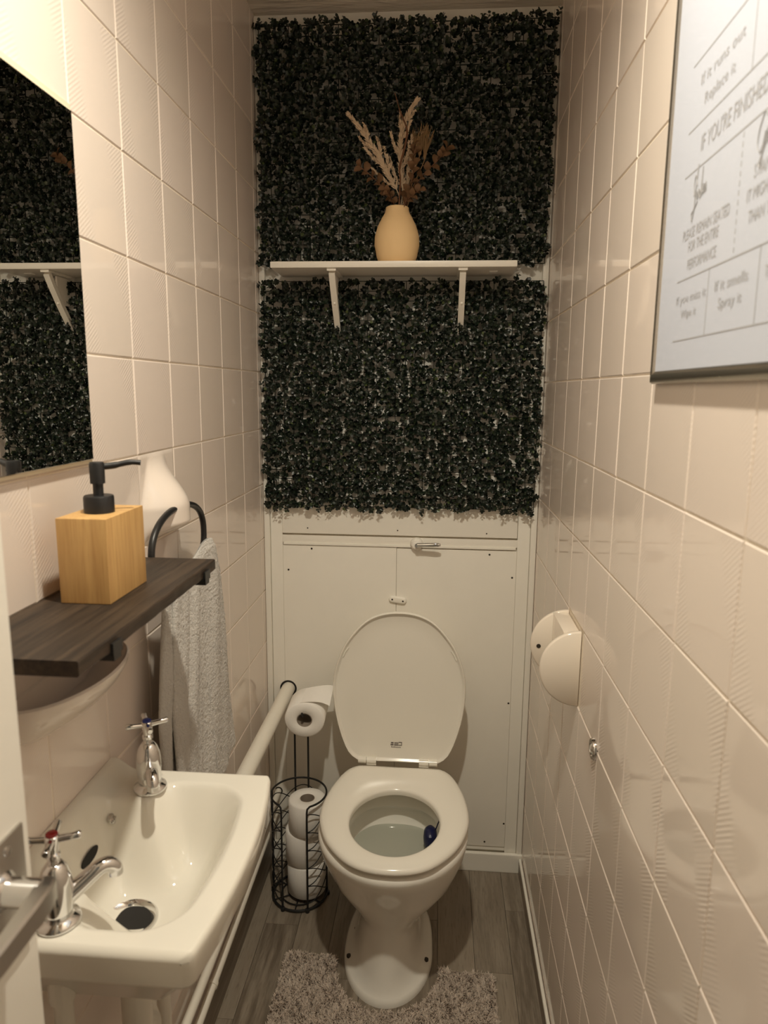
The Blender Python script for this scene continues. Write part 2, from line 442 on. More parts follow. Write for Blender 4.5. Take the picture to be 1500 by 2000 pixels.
# ------------------------------------------------------------------ white shelf with brackets
SH = 1.7135
t = thing('wall_shelf', (.36, 1.81, 1.698), 'white painted shelf on the leafy wall carrying the vase', 'shelf')
MB().box(.063, .660, 1.742, 1.884, 1.698, SH, b=.004).build('board', M['shelf_white'], t, True, 30)
MB().box(.598, .618, 1.80, 1.818, 1.6965, 1.6982).build('price_tag', M['paper_roll'], t)
for x in (.213, .532):
    b = MB().box(x-.011, x+.011, 1.872, 1.8765, 1.545, 1.6975).build('bracket', M['shelf_white'], t)
    MB().box(x-.011, x+.011, 1.748, 1.8715, 1.692, 1.6978).build('arm', M['shelf_white'], b)
    pts = [(x, 1.760, 1.690), (x, 1.778, 1.664), (x, 1.815, 1.617), (x, 1.848, 1.580), (x, 1.868, 1.553)]
    s = MB(); rings = []
    for p in pts: rings.append([(x-.0075, p[1]-.006, p[2]-.004), (x+.0075, p[1]-.006, p[2]-.004), (x+.0075, p[1]+.005, p[2]+.004), (x-.0075, p[1]+.005, p[2]+.004)])
    s.loft(rings); s.box(x-.0025, x+.0025, 1.80, 1.87, 1.62, 1.69)
    s.build('brace', M['shelf_white'], b)

# ------------------------------------------------------------------ vase and dried stems
VX, VY = .369, 1.80
t = thing('vase', (VX, VY, SH), 'matt sand-coloured bottle-shaped vase on the white shelf', 'vase')
prof = [(.0001, 0), (.040, 0), (.044, .003), (.050, .018), (.0555, .045), (.0545, .066), (.048, .088), (.038, .108), (.0305, .120), (.0285, .128), (.0283, .1325), (.0262, .134), (.0245, .132), (.0245, .118), (.032, .10), (.0001, .05)]
MB().lathe(prof, (VX, VY, SH+.0003), 48).build('body', M['vase'], t, True, 50)
bq_top = SH+.11
def spray(name, label, cat='dried flower', grp='dried stems in the vase'):
    return thing(name, (VX, VY, bq_top), label, cat, grp)
def blade(mb, p, d, n, l, w):
    d = d.normalized(); s = d.cross(n)
    if s.length < 1e-4: s = d.cross(Vector((0, 0, 1)))
    s.normalize(); a = p+d*l*.45
    mb.add([p, a+s*w/2, p+d*l, a-s*w/2], [(0, 1, 2, 3)])
def plume(t, path, barb, n, mtl, width=1.0, branches=6):
    pts = crom(path, 10); R = random.Random(int(path[-1][0]*9999))
    st = MB().tube(pts, [.0016*(1-.6*i/len(pts)) for i in range(len(pts))], 5).build('stem', mtl, t)
    mb = MB()
    def barbs(q, k, l, w):
        for i in range(k):
            u = (i+R.random())/k; f = u*(len(q)-1); a = int(min(f, len(q)-2)); p = q[a].lerp(q[a+1], f-a); tg = (q[a+1]-q[a]).normalized()
            rd = Vector((R.gauss(0, 1), R.gauss(0, .7), R.gauss(0, .4))); rd -= tg*rd.dot(tg); rd.normalize()
            d = tg*1.15+rd*.7
            blade(mb, p, d, Vector((R.gauss(0, .5), -1, R.gauss(0, .5))), l*(1.05-.45*u)*R.uniform(.7, 1.2), w)
    barbs(pts[int(len(pts)*.25):], n, barb, .0034)
    for j in range(branches):
        u = .25+.55*(j+.5)/branches; a = int(u*(len(pts)-2)); tg = (pts[a+1]-pts[a]).normalized(); sd = 1 if j % 2 else -1
        side = Vector((tg.z, 0, -tg.x))*sd
        L = .075*(1.15-u)*width
        q = [pts[a]+tg*L*s_*1.0+side*L*.42*math.sqrt(s_)+Vector((0, R.uniform(-.012, .012)*s_, 0)) for s_ in np.linspace(0, 1, 8)]
        barbs(q, int(n*.26), barb*.62, .003)
    o = mb.build('plume', mtl, t)
    return t
t = spray('dried_plume', 'bleached cream feathery grass plume leaning left in the vase')
plume(t, [(.371, 1.80, 1.83), (.373, 1.795, 1.874), (.338, 1.79, 1.935), (.318, 1.788, 1.97), (.279, 1.785, 2.023), (.251, 1.782, 2.053)], .017, 330, M['cream_plume'])
t = spray('dried_plume', 'tallest bleached cream grass plume standing upright in the vase')
plume(t, [(.375, 1.80, 1.83), (.381, 1.802, 1.89), (.374, 1.805, 1.988), (.388, 1.806, 2.052), (.414, 1.808, 2.093)], .017, 340, M['cream_plume'])
t = spray('dried_plume', 'short cream grass plume behind the brown leaves in the vase')
plume(t, [(.376, 1.81, 1.83), (.388, 1.815, 1.89), (.396, 1.818, 1.95), (.402, 1.82, 2.015)], .014, 160, M['cream_plume'], .7, 3)
t = spray('dried_twig', 'thin curved brown twig rising from the vase')
MB().tube(crom([(.372, 1.79, 1.83), (.377, 1.78, 1.901), (.375, 1.778, 1.932), (.3885, 1.776, 1.985), (.391, 1.775, 2.017), (.375, 1.776, 2.055), (.362, 1.778, 2.097)], 10), [.0022]*20+[.0028]*22+[.0022]*10+[.0012]*9, 6).build('stem', M['twig'], t, True)
# wheat
for k, (x, z, yy) in enumerate(((.424, 2.0, 1.825), (.409, 1.985, 1.818), (.436, 1.99, 1.822))):
    t = spray('wheat_ear', ('broad brown bearded wheat ear right of the tall plume', 'shorter brown wheat ear next to the tall plume', 'rightmost brown bearded wheat ear in the vase')[k])
    pts = crom([(.378+.004*k, 1.81, 1.83), (.398+.006*k, yy, 1.91), (x-.004, yy, z-.03), (x, yy, z)], 8)
    MB().tube(pts, .0012, 5).build('stem', M['wheat'], t)
    R = random.Random(k); mb = MB(); mb2 = MB()
    for i in range(44):
        u = i/44; p = pts[-1].lerp(pts[-9], u); dx = R.uniform(-1, 1)
        d = Vector((dx*.32+.15, R.uniform(-.25, .25), 1))
        blade(mb, p, d, Vector((0, -1, 0)), .012, .005)
        mb2.tube([p, p+d.normalized()*R.uniform(.035, .06)], .0005, 3)
    mb.build('grain', M['wheat'], t); mb2.build('awn', M['wheat'], t)['kind'] = 'stuff'
# brown leaf sprays
def leafspray(path, n, size, label):
    t = spray('dried_leaf_spray', label); pts = crom(path, 8); R = random.Random(int(abs(path[-1][0])*7777)+n)
    MB().tube(pts, .0012, 5).build('stem', M['twig'], t)
    for i in range(n):
        u = .18+.82*(i+.5)/n; f = u*(len(pts)-1); a = int(min(f, len(pts)-2)); p = pts[a].lerp(pts[a+1], f-a); tg = (pts[a+1]-pts[a]).normalized()
        sd = Vector((tg.z, 0, -tg.x))*(1 if i % 2 else -1)
        d = (tg*R.uniform(.2, .8)+sd*R.uniform(.6, 1)+Vector((0, R.uniform(-.7, .4), 0))).normalized()
        nn = Vector((R.gauss(0, .5), -.8, R.uniform(.1, 1))).normalized(); s = d.cross(nn).normalized(); up_ = s.cross(d)
        l = size*R.uniform(.75, 1.15); w = l*.42
        rows = []
        for v_ in np.linspace(0, 1, 6):
            ww = w*math.sin(PI*min(1, v_*.92+.06))**.7
            c = p+d*l*v_+up_*l*.18*math.sin(v_*2.6)
            rows.append([c-s*ww+up_*ww*.35, c, c+s*ww+up_*ww*.35])
        V = [q for r_ in rows for q in r_]; F = []
        for k in range(5):
            for j in range(2): F.append((k*3+j, k*3+j+1, k*3+j+4, k*3+j+3))
        MB().add(V, F).build('leaf', M['brown_leaf'], t, True, 80)
leafspray([(.362, 1.79, 1.83), (.356, 1.785, 1.863), (.318, 1.778, 1.905), (.277, 1.772, 1.936)], 14, .020, 'brown dried leaf spray arching left over the vase rim')
leafspray([(.385, 1.79, 1.83), (.399, 1.785, 1.873), (.431, 1.778, 1.914), (.473, 1.772, 1.953), (.488, 1.77, 1.972)], 18, .021, 'brown dried leaf spray arching far right of the vase')
leafspray([(.382, 1.78, 1.83), (.404, 1.772, 1.90), (.409, 1.768, 1.949), (.411, 1.767, 1.972)], 12, .023, 'upright brown dried leaf spray in front of the wheat')
leafspray([(.365, 1.785, 1.845), (.353, 1.776, 1.866), (.340, 1.770, 1.884)], 7, .017, 'short brown leaf sprig at the left of the vase mouth')
leafspray([(.380, 1.785, 1.845), (.400, 1.776, 1.864), (.425, 1.770, 1.880)], 8, .017, 'short brown leaf sprig at the right of the vase mouth')

# ------------------------------------------------------------------ toilet
TX, TYC = .394, 1.51
def egg(z, yf, yb, hw, yw=TYC, n=64, xc=TX, e=2.0, eb=2.6):
    r = []
    for k in range(n):
        a = 2*PI*k/n; c, s_ = math.cos(a), math.sin(a)
        ee = e if s_ < 0 else eb
        x = hw*math.copysign(abs(c)**(2/ee), c)
        y = (yb-yw if s_ > 0 else yw-yf)*math.copysign(abs(s_)**(2/ee), s_)
        r.append((xc+x, yw+y, z))
    return r
toilet = thing('toilet', (.386, 1.56, 0), 'white ceramic toilet with its lid up against the painted panels', 'toilet')
FX = .384
rings = [egg(0, 1.376, 1.75, .111, 1.54, xc=FX), egg(.012, 1.377, 1.75, .1105, 1.54, xc=FX), egg(.018, 1.382, 1.748, .105, 1.54, xc=FX),
         egg(.030, 1.388, 1.745, .092, 1.55, xc=FX), egg(.055, 1.395, 1.745, .081, 1.55, xc=FX), egg(.09, 1.403, 1.745, .0755, 1.55, xc=FX+.001), egg(.125, 1.408, 1.75, .0735, 1.55, xc=FX+.003),
         egg(.150, 1.409, 1.755, .0745, 1.55, xc=FX+.004), egg(.170, 1.407, 1.76, .0815, 1.55, xc=FX+.006), egg(.192, 1.400, 1.762, .099, 1.54, xc=FX+.008), egg(.220, 1.389, 1.765, .125, 1.53, xc=.393),
         egg(.255, 1.373, 1.765, .147, 1.52, xc=.394), egg(.295, 1.355, 1.765, .162, 1.515), egg(.335, 1.327, 1.765, .1735, 1.51), egg(.363, 1.314, 1.765, .1785, 1.51),
         egg(.374, 1.313, 1.765, .1788, 1.51), egg(.382, 1.321, 1.762, .172, 1.51),
         egg(.382, 1.366, 1.66, .122, 1.505, xc=.396), egg(.379, 1.372, 1.655, .116, 1.505, xc=.396), egg(.335, 1.376, 1.652, .113, 1.505, xc=.396),
         egg(.330, 1.366, 1.664, .124, 1.505, xc=.396), egg(.318, 1.363, 1.668, .128, 1.505, xc=.396), egg(.27, 1.385, 1.645, .108, 1.505, xc=.396), egg(.21, 1.43, 1.60, .07, 1.51, xc=.396), egg(.16, 1.47, 1.57, .04, 1.52, xc=.396)]
MB().loft(rings, True, True).build('pan', M['porcelain'], toilet, True, 60)
# foot flanges with screw caps
for (x, y) in ((.2885, 1.495), (.4795, 1.50), (.2985, 1.575), (.466, 1.58)):
    MB().lathe([(.006, 0), (.006, .004), (.0001, .005)], (x, y, .022 if y < 1.55 else .030), 12).build('fixing_screw', M['screw'], toilet)
MB().add([(.396+.122*math.cos(2*PI*k/40), 1.512+.15*math.sin(2*PI*k/40), .285) for k in range(40)], [tuple(range(40))]).build('water', M['water'], toilet)
# seat and lid share an outline
HALF = [(0, 1.727), (.10, 1.727), (.121, 1.720), (.138, 1.702), (.156, 1.66), (.173, 1.594), (.1795, 1.52), (.171, 1.462), (.146, 1.400), (.101, 1.344), (.056, 1.3175), (0, 1.309)]
def outline(n=96):
    full = [(x, y) for x, y in HALF]+[(-x, y) for x, y in HALF[-2:0:-1]]
    P_ = crom([(x, y, 0) for x, y in full], 16, True); c = Vector((0, 1.50, 0)); res = []
    ang = [(math.atan2((p-c).y, (p-c).x), (p-c).length) for p in P_]; ang.sort()
    A = np.array([a for a, _ in ang]); Rr = np.array([r_ for _, r_ in ang])
    for k in range(n):
        a = -PI+2*PI*k/n; rr = np.interp(a, A, Rr, period=2*PI); res.append((math.cos(a)*rr, 1.50+math.sin(a)*rr))
    return res
OUT = outline()
def inset(o, f):        # shrink towards the centre by f metres
    return [((x*(1-f/max(.02, math.hypot(x, y-1.5)))), 1.5+(y-1.5)*(1-f/max(.02, math.hypot(x, y-1.5)))) for x, y in o]
def inner(hw, hl, yc=1.487, dx=.003):
    r = []
    for k in range(96):
        a = -PI+2*PI*k/96; r.append((dx+hw*math.cos(a), yc+hl*math.sin(a)))
    return r
def zr(o, z, xc=.3955): return [(xc+x, y, z) for x, y in o]
seat = MB(); zt = .4085
seat.loft([zr(inset(OUT, .007), .3912), zr(inset(OUT, .001), .3937), zr(OUT, .398), zr(inset(OUT, .002), .4035), zr(inset(OUT, .008), .4072), zr(inset(OUT, .020), zt+.0005), zr(inset(OUT, .04), zt),
           zr(inner(.1135, .1345), zt-.0008), zr(inner(.1085, .1295), zt-.0035), zr(inner(.1062, .1275), .4005), zr(inner(.1075, .129), .3905)], closed=True)
seat.build('seat', M['seat_plastic'], toilet, True, 60)
# lid: same outline, hinged up
HY, HZ, TILT = 1.748, .405, math.radians(3.6)
def lidp(o, d, xc=.3905):   # d = distance towards the viewer from the lid mid-plane
    res = []
    for x, y in o:
        v = 1.727-y+.004
        res.append((xc+x, HY+math.sin(TILT)*v-math.cos(TILT)*d, HZ+math.cos(TILT)*v+math.sin(TILT)*d*-1))
    return res
ld_ = MB()
ld_.loft([lidp(inset(OUT, .045), -.010), lidp(inset(OUT, .012), -.009), lidp(inset(OUT, .003), -.005), lidp(OUT, .001), lidp(inset(OUT, .001), .006), lidp(inset(OUT, .003), .008), lidp(inset(OUT, .0055), .007),
          lidp(inset(OUT, .0075), .002), lidp(inset(OUT, .012), .000), lidp(inset(OUT, .05), .000), lidp(inset(OUT, .10), .0003)])
lid = ld_.build('lid', M['seat_plastic'], toilet, True, 60)
for sx in (-1, 1):
    q = [(sx*(.150+.004*k), 1.430-.0035*k*sx*sx+.011*k) for k in (0, 1, 2)]
    P_ = lidp([(sx*.152, 1.438), (sx*.146, 1.424), (sx*.138, 1.413)], .0012)
    MB().tube(P_, .0022, 6).build('bumper', M['seat_plastic'], lid, True)
# printed mark on the lid
mk = MB()
def lrect(mb, x0, x1, v0, v1):
    a = lidp([(x0, 1.727-v0), (x1, 1.727-v0), (x1, 1.727-v1), (x0, 1.727-v1)], .0009); mb.add(a, [(0, 1, 2, 3)])
lrect(mk, -.0195, -.0125, .050, .054); lrect(mk, -.0205, -.0125, .0445, .0485); lrect(mk, -.011, .001, .0445, .048); lrect(mk, -.0105, .001, .050, .0532)
lrect(mk, .0015, .0105, .0525, .0552); lrect(mk, .0085, .0105, .0445, .0525); lrect(mk, .0015, .0085, .0445, .0468)
for i, h in enumerate((3.6, 2.5, 3, 3.4, 2.4, 2.8, 2.2, 2.6, 2.2)): lrect(mk, -.0185+i*.0030, -.0185+i*.0030+.0019, .0385, .0385+h*.001)
tag(mk.build('maker_stamp', M['stamp'], lid), 'small grey printed maker mark')
for sx in (-1, 1):
    mb = MB()
    a, b = (.058, .084) if sx > 0 else (-.084, -.058)
    mb.tube([(.3905+a, 1.7375, .414), (.3905+b, 1.7375, .414)], .0098, 16)
    mb.box(.3905+a, .3905+b, 1.730, 1.7415, .4035, .412)
    a2, b2 = (.0855, .107) if sx > 0 else (-.107, -.0855)
    h = mb.build('hinge', M['seat_plastic'], toilet, True, 40)
    MB().tube([(.3905+a2, 1.7375, .414), (.3905+b2, 1.7375, .414)], .0092, 16).build('hinge_sleeve', M['seat_plastic'], h, True, 40)
    MB().box(.3905+min(a, b)+.004, .3905+max(a, b)-.004, 1.735, 1.752, .386, .405).build('hinge_post', M['seat_plastic'], h)
# rim block
t = thing('rim_block', (.489, 1.555, .33), 'navy blue cleaning block hung under the right side of the toilet rim', 'rim block')
mb = MB(); mb.lathe([(.0001, -.034), (.011, -.032), (.0165, -.022), (.018, -.005), (.0165, .010), (.010, .018), (.0001, .020)], (.489, 1.555, .325), 18)
for i in range(len(mb.v)):
    x, y, z = mb.v[i]; mb.v[i] = (.483+(x-.489)*.95, 1.555+(y-1.555)*1.5, z)
mb.build('block', M['block'], t, True)
MB().tube([(.495, 1.56, .335), (.5035, 1.56, .36), (.507, 1.56, .3875), (.520, 1.56, .3895)], .0016, 6).build('hanger', M['block'], t)

# ------------------------------------------------------------------ flush lever and turn catch
t = thing('flush_lever', (.427, 1.879, .99), 'chrome cistern flush lever on a white rose above the toilet lid', 'flush lever')
MB().lathe([(.018, 1.880), (.018, 1.874), (.015, 1.866), (.012, 1.862), (.0001, 1.861)], (.428, 0, .989), 28, 'y').build('rose', M['paint'], t, True)
mb = MB(); rings = []
for s_, hw, hh in ((0, .006, .006), (.02, .005, .0055), (.045, .0045, .0065), (.058, .004, .0055), (.064, .002, .003)):
    c = (.430+s_, 1.852-.10*s_, .991+.05*s_)
    rings.append([(c[0], c[1]+hw*math.cos(a), c[2]+hh*math.sin(a)) for a in np.linspace(0, 2*PI, 12, endpoint=False)])
mb.loft(rings); mb.tube([(.430, 1.866, .989), (.430, 1.850, .990)], .006, 12)
mb.build('lever', M['chrome'], t, True, 50)
t = thing('turn_catch', (.3774, 1.8795, .826), 'small white turn catch screwed across the panel joint', 'catch')
mb = MB(); rings = []
for d, f in ((0, 1), (.004, 1), (.0065, .86), (.0075, .6)):
    r_ = []
    for k in range(24):
        a = 2*PI*k/24; cx_ = .0155*(1 if math.cos(a) > 0 else -1)*(1 if abs(math.cos(a)) > .05 else 0)
        px, pz = cx_+.0095*f*math.cos(a), .0095*f*math.sin(a)
        r_.append((.3774+px*math.cos(.14)+pz*math.sin(.14), 1.8795-d, .826-px*math.sin(.14)+pz*math.cos(.14)))
    rings.append(r_)
mb.loft(rings); mb.build('plate', M['paint'], t, True)
for sx in (-1, 1):
    MB().lathe([(.0026, 1.8718), (.0001, 1.8712)], (.3774+sx*.015, 0, .826-sx*.0022), 10, 'y').build('screw', M['screw'], t)

# ------------------------------------------------------------------ toilet roll holder stand, four rolls
KX, KY, KR = .1195, 1.728, .076
st = thing('toilet_roll_stand', (KX, KY, 0), 'black wire toilet roll stand holding spare rolls beside the toilet', 'roll stand')
BM_ = M['black_metal']
def cyl(a, z, r=KR): return (KX+r*math.sin(a), KY-r*math.cos(a), z)      # a = 0 faces the camera
A0 = math.radians(27)
ZR = .312
def ring_pts(z, a0, a1, n=40, r=KR): return [cyl(a0+(a1-a0)*i/n, z, r) for i in range(n+1)]
mb = MB().tube(ring_pts(.006, 0, 2*PI, 48)[:-1], .0036, 8, closed=True); mb.build('base_ring', BM_, st, True)
for r_ in (.052, .028): MB().tube(ring_pts(.006, 0, 2*PI, 32, r_)[:-1], .0018, 6, closed=True).build('base_hoop', BM_, st, True)
for a in (0, PI/3, 2*PI/3): MB().tube([cyl(a, .0055), cyl(a+PI, .0055)], .0018, 6).build('base_spoke', BM_, st)
for s_ in (1, -1):
    a_in = A0*s_
    pts = [cyl(a_in, .006), cyl(a_in, .10), cyl(a_in, .20), cyl(a_in, ZR-.018), cyl(a_in*1.04, ZR-.006), cyl(a_in*1.25, ZR)]
    MB().tube(pts, .0027, 8).build('front_rod', BM_, st, True)
    MB().tube([cyl(s_*1.62, .006), cyl(s_*1.62, ZR)], .0023, 8).build('side_rod', BM_, st, True)
    MB().lathe([(.0001, .0005), (.006, .001), (.006, .010), (.0001, .011)], cyl(s_*1.62, 0, KR+.002), 12).build('foot', BM_, st)
    MB().lathe([(.0001, .0005), (.006, .001), (.006, .010), (.0001, .011)], cyl(s_*.45, 0, KR+.002), 12).build('foot', BM_, st)
MB().tube(ring_pts(ZR, A0*1.25, 2*PI-A0*1.25, 44), .0027, 8).build('top_ring', BM_, st, True)
for k in range(5):
    for s_ in (1, -1):
        pts = []
        for i in range(49):
            a = A0+(2*PI-2*A0)*i/48
            pts.append(cyl(a, .050+.0535*k+s_*.026*math.cos(2*PI*(a-A0)/math.radians(153))))
        MB().tube(pts, .0014, 5).build('lattice_wire', BM_, st, True)
RX0, RX1, RYB = .094, .132, KY+KR
MB().tube([(RX0, RYB, .008), (RX0, RYB, .30), (RX0, RYB, .535), (RX0+.002, RYB-.002, .545), (.113, RYB-.012, .553), (.128, RYB-.03, .553), (.137, RYB-.06, .552), (.1385, RYB-.105, .552), (.1385, RYB-.112, .558), (.1385, RYB-.113, .565)], .0028, 8).build('stem_rod', BM_, st, True)
MB().tube([(RX1, RYB, .008), (RX1, RYB, .30), (RX1, RYB, .540), (RX1, RYB-.004, .549)], .0028, 8).build('stem_rod', BM_, st, True)
def roll_parts(t, r, h, ri=.0205):
    prof = [(ri, .002), (ri+.002, 0), (r-.004, 0), (r, .004), (r, h-.004), (r-.004, h), (ri+.002, h), (ri, h-.002), (ri, .002)]
    MB().lathe(prof, (0, 0, 0), 40, caps=False).build('paper', M['paper_roll'], t, True, 50, local=True)
    MB().lathe([(ri, .003), (ri, h-.001), (ri-.0012, h-.001), (ri-.0012, .003), (ri, .003)], (0, 0, 0), 30, caps=False).build('core', M['card'], t, True, 50, local=True)
GR = 'toilet rolls in the wire stand'
proto = thing('toilet_roll', (.137, 1.737, .012), 'bottom white toilet roll in the black wire stand', 'toilet roll', GR)
roll_parts(proto, .0535, .095)
c = copy_tree(proto); c.location = (.133, 1.738, .108); c['label'] = 'middle white toilet roll in the black wire stand'; c.rotation_euler = (0, 0, 1)
c = copy_tree(proto); c.location = (.1425, 1.731, .204); c['label'] = 'topmost upright white toilet roll in the black wire stand'; c.rotation_euler = (0, 0, 2); c.scale = (.97, .97, .97)
# top roll lying on the arm, axis towards the camera
c = copy_tree(proto); c['label'] = 'opened white toilet roll hung on top of the stand with a loose sheet'; c['group'] = ''
del c['group']
c.location = (.1385, 1.797, .541); c.rotation_euler = (PI/2+.02, 0, .04); c.scale = (1.0, .93, 1.0)
sh = MB(); rows = []
for i in range(13):
    u = i/12
    x = -.012+.080*u; y_ = .0515+.010*math.sin(u*2.2)-.006*u*u
    rows.append([(x+.004*math.sin(3*u), y_+.008*u, .004+.003*math.sin(4*u)), (x-.002, y_-.016*u*u, .092-.010*u+.003*math.sin(5*u))])
V = [p for r_ in rows for p in r_]; F = [(2*i, 2*i+1, 2*i+3, 2*i+2) for i in range(12)]
sh.add(V, F); sh.build('loose_sheet', M['paper_roll'], c, True, 80, local=True)

# ------------------------------------------------------------------ pipes on the left
t = thing('waste_pipe', (.06, 1.4, .546), 'thick white waste pipe running from the panel to the basin', 'pipe')
MB().tube([(.0605, 1.884, .546), (.060, 1.4, .543), (.060, .93, .540), (.063, .87, .538), (.080, .82, .536), (.10, .79, .545), (.10, .765, .57), (.10, .765, .70)], .0195, 20).build('pipe', M['pipe'], t, True, 60)
MB().lathe([(.0245, 1.8800), (.0245, 1.8786), (.0195, 1.8786), (.0195, 1.8800)], (.0612, 0, .5475), 30, 'y').build('hole_gap', M['dark'], t)
t = thing('supply_pipe', (.0215, 1.3, .205), 'thin white copper supply pipe running low along the left wall', 'pipe')
MB().tube([(.026, 1.884, .218), (.024, 1.6, .210), (.0215, 1.2, .200), (.0215, Y0+.01, .195)], .0095, 14).build('pipe', M['pipe'], t, True, 60)
MB().lathe([(.0125, 1.8800), (.0125, 1.8786), (.0095, 1.8786), (.0095, 1.8800)], (.026, 0, .2185), 24, 'y').build('hole_gap', M['dark'], t)
t = thing('supply_pipe', (.0205, 1.3, .128), 'thin white pipe clipped just above the left skirting board', 'pipe')
MB().tube([(.0215, 1.884, .160), (.0205, 1.2, .130), (.0205, Y0+.01, .126)], .0085, 14).build('pipe', M['pipe'], t, True, 60)
MB().lathe([(.0105, 1.268), (.0105, 1.280)], (.0205, 0, .1333), 16, 'y').build('pipe_clip', M['pipe'], t, True)
for nm, (x, y), lab in (('tail_pipe', (.082, .888), 'white vertical pipe under the cold tap of the basin'), ('tail_pipe', (.080, .636), 'white vertical pipe under the hot tap of the basin')):
    t = thing(nm, (x, y, 0), lab, 'pipe')
    MB().tube([(x, y, .0), (x, y, .4), (x, y, .795)], .0105, 14).build('pipe', M['pipe'], t, True, 60)
    MB().lathe([(.0145, .74), (.0145, .765), (.0125, .768), (.0125, .737)], (x, y, 0), 12).build('nut', M['pipe'], t)

# ------------------------------------------------------------------ basin
basin = thing('wash_basin', (.12, .767, .70), 'small white ceramic hand basin with two chrome taps on the left wall', 'basin')
ZB = .84; YA, YE = .597, .938
def xfront(y): return .243+.0175*(1-((y-.767)/.17)**2)
def rbox(x, y, x0, x1, y0, y1, r):
    qx = np.abs(x-(x0+x1)/2)-(x1-x0)/2+r; qy = np.abs(y-(y0+y1)/2)-(y1-y0)/2+r
    return np.hypot(np.maximum(qx, 0), np.maximum(qy, 0))+np.minimum(np.maximum(qx, qy), 0)-r
def smin(a, b, k):
    h = np.clip(.5+.5*(b-a)/k, 0, 1); return b*(1-h)+a*h-k*h*(1-h)
NU, NV = 110, 130
u = np.linspace(0, 1, NU); v = np.linspace(0, 1, NV)
Y_ = YA+(YE-YA)*v
Xg = np.zeros((NV, NU)); Yg = np.zeros((NV, NU))
for j, y in enumerate(Y_):
    e = min(y-YA, YE-y); cr = .010
    cut = cr-math.sqrt(max(0, cr*cr-(cr-e)**2)) if e < cr else 0
    Xg[j] = .0012+u*(xfront(y)-cut-.0012); Yg[j] = y
def basin_z(X, Y):
    Xs = X+.020*((Y-.767)/.15)**2
    dA = rbox(Xs, Y, .094, .2325, .620, .908, .050)
    dB = rbox(X, Y, .010, .20, .675, .862, .045)
    inn = np.clip(-smin(dA, dB, .022), 0, 1)
    wl = sstep(0, .062, inn)
    fl = .092+.020*np.exp(-((X-.100)**2+(Y-.760)**2)/.006)
    Z = ZB-fl*wl
    return Z+.018*(1-sstep(.004, .040, X))*(1-.6*wl)
Zg = basin_z(Xg, Yg)
inside = Zg < ZB-.006
for _ in range(60):                      # soften the ridges where the bowl walls meet
    Zs = (Zg+np.roll(Zg, 1, 0)+np.roll(Zg, -1, 0)+np.roll(Zg, 1, 1)+np.roll(Zg, -1, 1))/5
    Zg = np.where(inside & (Xg > .050), Zs, Zg)
Zg -= .006*sstep(.006, 0, np.minimum(np.minimum(Yg-YA, YE-Yg), 1))
Zg -= .006*sstep(.988, 1.0, np.broadcast_to(u, Zg.shape))
idx = lambda j, i: j*NU+i
V = [(Xg[j, i], Yg[j, i], Zg[j, i]) for j in range(NV) for i in range(NU)]
F = [(idx(j, i), idx(j, i+1), idx(j+1, i+1), idx(j+1, i)) for j in range(NV-1) for i in range(NU-1)]
loop = [idx(0, i) for i in range(NU)]+[idx(j, NU-1) for j in range(1, NV)]+[idx(NV-1, i) for i in range(NU-2, -1, -1)]+[idx(j, 0) for j in range(NV-2, 0, -1)]
n0 = len(V); rings = []
cxy = Vector((.05, .767, 0))
for z, f in ((.830, 1.0), (.803, .997), (.798, .985), (.795, .95), (.740, .74), (.70, .5)):
    r_ = []
    for k in loop:
        p = Vector(V[k]); q = cxy+(Vector((p.x, p.y, 0))-cxy)*f
        if p.x < .0013: q.x = .0012
        r_.append(len(V)); V.append((max(q.x, .0012), q.y, z))
    rings.append(r_)
prev = loop
for r_ in rings:
    for k in range(len(loop)):
        kk = (k+1) % len(loop); F.append((prev[k], prev[kk], r_[kk], r_[k]))
    prev = r_
F.append(tuple(prev))
MB().add(V, F).build('bowl', M['basin'], basin, True, 60)
# drain, overflow, chain stay
zd = .7285
MB().lathe([(.0240, zd-.004), (.0275, zd+.005), (.0325, zd+.0085), (.0355, zd+.006), (.0355, zd-.006)], (.100, .760, 0), 36, caps=False).build('drain_ring', M['chrome'], basin, True, 60)
MB().lathe([(.0001, zd+.0022), (.0268, zd+.0032)], (.100, .760, 0), 30, caps=False).build('drain_hole', M['dark'], basin)
def bowl_z(x, y): return float(basin_z(np.float64(x), np.float64(y)))
mb = MB(); r1 = []; r2 = []
for k in range(20):
    a = 2*PI*k/20; yy = .786+.0205*math.cos(a); xx = .037+.0024*math.sin(a)
    r1.append((xx+.002, yy, bowl_z(xx, yy)+.0016)); r2.append((xx-.004, yy, bowl_z(xx, yy)-.006))
mb.loft([r2, r1]); mb.build('overflow_slot', M['dark'], basin)
zz = bowl_z(.042, .840)
mb = MB().lathe([(.006, 0), (.006, .004), (.003, .005), (.003, .008), (.0001, .0085)], (.040, .840, zz+.001), 14, 'x'); mb.build('chain_stay', M['satin_metal'], basin, True, 40)
MB().lathe([(.0042, -.003), (.0045, 0), (.0035, .003), (.0001, .004)], (.047, .8355, zz), 12, 'x').build('stay_knob', M['chrome'], basin, True)
